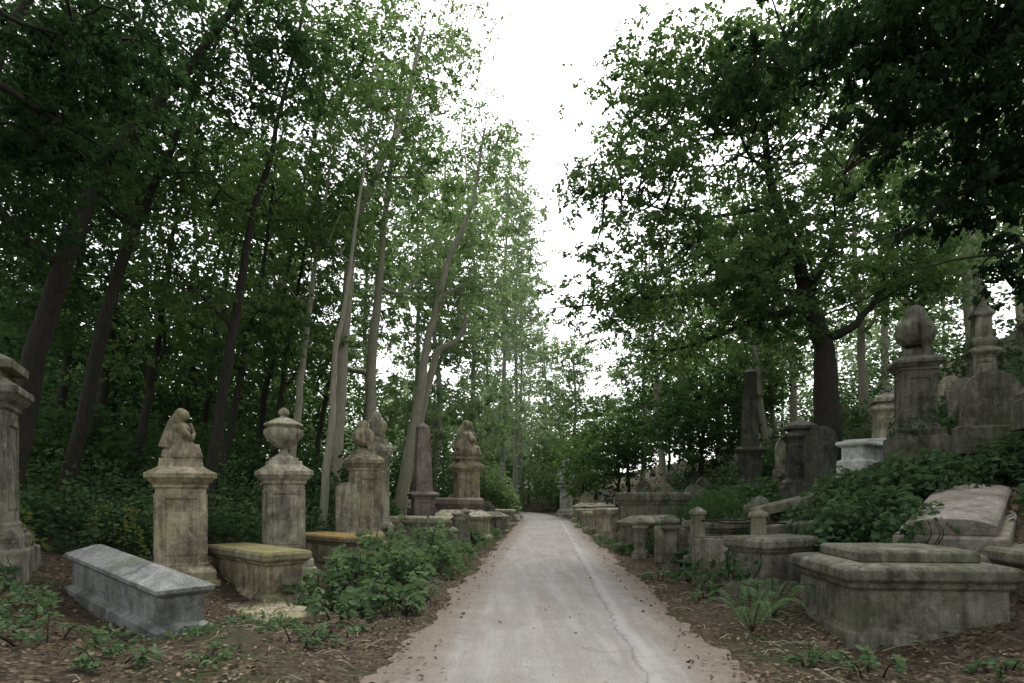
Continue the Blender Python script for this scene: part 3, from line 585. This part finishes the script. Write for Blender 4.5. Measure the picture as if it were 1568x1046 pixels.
bush('ground_ivy',[(-4.4,5.9,.7,.5,.24,300),(-3.5,5.4,.5,.3,.16,150),(-5.6,6.7,.8,.6,.35,500),(-2.2,6.5,.4,.35,.18,130),(-1.9,7.0,.3,.3,.15,90),(-5.3,5.9,.7,.5,.3,350),(-2.7,5.6,.3,.3,.15,70)],.065,'Lbr',1.0,2,8)
bush('small_nettle_plant',[(2.85,6.0,.25,.25,.2,90),(2.9,9.4,.35,.4,.2,130),(2.7,11.5,.3,.5,.2,130),(3.3,5.75,.3,.25,.25,110),(3.3,8.6,.3,.3,.3,130),(4.4,5.6,.25,.2,.15,60)],.07,'Lbr',1.0,2,6)
bush('verge_weeds',[(-1.25,14.5,.35,2.5,.18,700),(-.9,20,.3,3,.2,800),(3.0,20,.3,3,.22,800),(3.3,27,.4,4,.3,900),(-.5,28,.4,4,.3,900),(-2.9,7.4,.5,.3,.14,260),(-3.4,6.4,.5,.3,.12,200),(-2.6,7.0,.3,.3,.12,140)],.055,'Lbr',.5,1,0)
# climbing ivy clinging to stones
def climber(name,blobs,leaf=.075):
    q=QM()
    for (x,y,z,rx,ry,rz,n) in blobs:
        u=unit(rng.normal(size=(n,3)))*(rng.uniform(.8,1.05,(n,1)))*np.array([rx,ry,rz])
        keep=np.sin(u[:,0]*9+x)*np.sin(u[:,2]*8+y)>-.35
        P=np.array([x,y,z])+u; P=P[keep]; add_leaves(q,P,leaf,1,.7,.1,.75,2,D=unit(u[keep])*.5)
        for s in range(8):
            a=rng.uniform(0,6.28); add_tube(q,smoothline([(x+math.cos(a)*rx*.8,y+math.sin(a)*ry*.8,z-rz),(x+math.cos(a+.4)*rx,y+math.sin(a+.4)*ry,z),(x+math.cos(a+.2)*rx*.7,y+math.sin(a+.2)*ry*.7,z+rz*.8)],7),np.linspace(.01,.004,7),4)
    return q.obj(name,('barkD','Livy'))
climber('climbing_ivy',[(-6.35,7.5,.45,.35,.3,.5,420),(3.45,9.2,.65,.3,.35,.3,240),(4.85,9.85,1.1,.5,.3,.2,300),(5.4,8.0,1.1,.35,.3,.2,260),(4.5,12.0,1.1,.45,.4,.2,240),(7.8,12.0,2.9,.5,.5,.4,420),(6.9,9.6,1.75,.5,.35,.2,280),(5.0,8.0,.85,.3,.25,.2,180),(-3.1,13.0,.45,.4,.4,.35,260),(-2.5,18.1,.6,.5,.5,.4,240),(3.9,19,.9,.6,.6,.6,300),(6.3,7.2,.95,.35,.3,.15,160)])
def fern(name,x,y,n,L):
    q=QM(); z=h(x,y)
    for k in range(n):
        a=k*2*math.pi/n+rng.uniform(-.25,.25); l=L*rng.uniform(.75,1.1); np_=44
        t=np.linspace(0,1,np_); dx=l*(t*.95); dz=l*(.68*np.sin(t*2.4)-.1*t*t)
        P=np.stack([x+np.cos(a)*dx,y+np.sin(a)*dx,z+dz],1); add_tube(q,P,np.linspace(.006,.002,np_),4)
        side=np.array([-math.sin(a),math.cos(a),0])
        for sg in (-1,1):
            C=P[5:]; tt=t[5:]; n2=len(C); w=l*.19*np.sin(np.clip(tt,0,1)**.8*math.pi*.95+.08)*rng.uniform(.85,1.1,n2)
            dirv=side*sg+np.array([math.cos(a),math.sin(a),0])*.5+np.array([0,0,-.2])
            dirv=dirv/np.linalg.norm(dirv); tan=unit(np.gradient(P,axis=0)[5:]); hw=l/np_*.36
            tp=C+dirv*w[:,None]; l1=C+dirv*w[:,None]*.35+tan*hw; r1=C+dirv*w[:,None]*.35-tan*hw
            V=np.stack([C,l1,tp,r1],1).reshape(-1,3); q.add(V,np.arange(4*n2).reshape(-1,4),1,.2+.5*rng.random(n2))
    return q.obj(name,('barkD','Lbr'))
fern('fern',2.8,7.3,8,.72); fern('fern',3.3,7.9,9,.66); fern('fern',-1.25,9.3,7,.4); fern('fern',5.5,8.15,7,.5); fern('fern',-2.9,8.3,7,.35); fern('fern',3.1,10.2,7,.5)
q=QM()
n=60000
Y=3+rng.random(n)**1.5*24; X=rng.uniform(-9,9,n)+xc(Y); d=X-xc(Y)
dens=np.sin(X*2.1+Y*.7)*np.sin(Y*1.9-X*.6)
keep=((np.abs(d)>1.5)&(rng.random(n)<.62+.5*dens))|(rng.random(n)<.006)|((np.abs(d)>1.15)&(rng.random(n)<.16))
X,Y=X[keep],Y[keep]; Z=H(X,Y)+rng.uniform(.008,.035,len(X))+np.where(np.abs(X-xc(Y))<1.6,.03,0)
add_leaves(q,np.stack([X,Y,Z],1),.05,0,0,2.0,.6,2)
q.obj('leaf_litter',['Llit'])
q=QM()
n=26000
Y=9.5+rng.random(n)*28; X=-rng.uniform(4.0,24,n); Z=H(X,Y)+rng.uniform(.02,.14,n)
k=np.sin(X*.9+1)*np.sin(Y*.8)>-.25; add_leaves(q,np.stack([X,Y,Z],1)[k],.12,0,0,1.5,.7)
Y=8+rng.random(n)*30; X=xc(Y)+3.2+rng.random(n)*18; Z=H(X,Y)+rng.uniform(.02,.14,n)
k=np.sin(X*.9+1)*np.sin(Y*.8)>-.25; add_leaves(q,np.stack([X,Y,Z],1)[k],.12,0,0,1.5,.7)
q.obj('ivy_ground_cover',['Livy'])
q=QM()
for k in range(240):
    y=rng.uniform(4,13); sgn=rng.choice([-1,1]); x=float(xc(y))+sgn*rng.uniform(1.7,4.2); a=rng.uniform(0,6.28); l=rng.uniform(.1,.4)
    x2=x+math.cos(a)*l; y2=y+math.sin(a)*l
    add_tube(q,[(x,y,h(x,y)+.02),((x+x2)/2,(y+y2)/2+.02,h((x+x2)/2,(y+y2)/2)+.045),(x2,y2,h(x2,y2)+.02)],[.006,.005,.003],4)
q.obj('fallen_twigs',['bark'])
# ------------------------------------------------------------ light, sky, camera
W=bpy.data.worlds.new('World'); S.world=W; W.use_nodes=True; nt=W.node_tree
bg=nt.nodes['Background']; sky=nt.nodes.new('ShaderNodeTexSky'); sky.sky_type='NISHITA'; sky.sun_disc=False
EL,AZ=math.radians(58),math.radians(15)
sky.sun_elevation=EL; sky.sun_rotation=AZ; sky.dust_density=3; sky.air_density=1; sky.ozone_density=1
hs=nt.nodes.new('ShaderNodeHueSaturation'); hs.inputs['Saturation'].default_value=.12; hs.inputs['Value'].default_value=2.5
nt.links.new(sky.outputs[0],hs.inputs['Color']); nt.links.new(hs.outputs[0],bg.inputs[0]); bg.inputs[1].default_value=.15
sl=bpy.data.lights.new('sun','SUN'); sl.energy=1.5; sl.angle=math.radians(14); sl.color=(1,.97,.92)
so=bpy.data.objects.new('sun',sl); S.collection.objects.link(so)
dv=Vector((math.sin(AZ)*math.cos(EL),math.cos(AZ)*math.cos(EL),math.sin(EL)))
so.rotation_euler=dv.to_track_quat('Z','Y').to_euler()
cam=bpy.data.cameras.new('camera'); cam.lens=22; cam.sensor_width=36; cam.shift_y=.149; cam.clip_end=1500; cam.clip_start=.05
co=bpy.data.objects.new('camera',cam); S.collection.objects.link(co); co.location=(0,0,1.6); co.rotation_euler=(math.radians(90),0,0)
S.camera=co
S.view_settings.view_transform='Standard'; S.view_settings.look='None'; S.view_settings.exposure=0
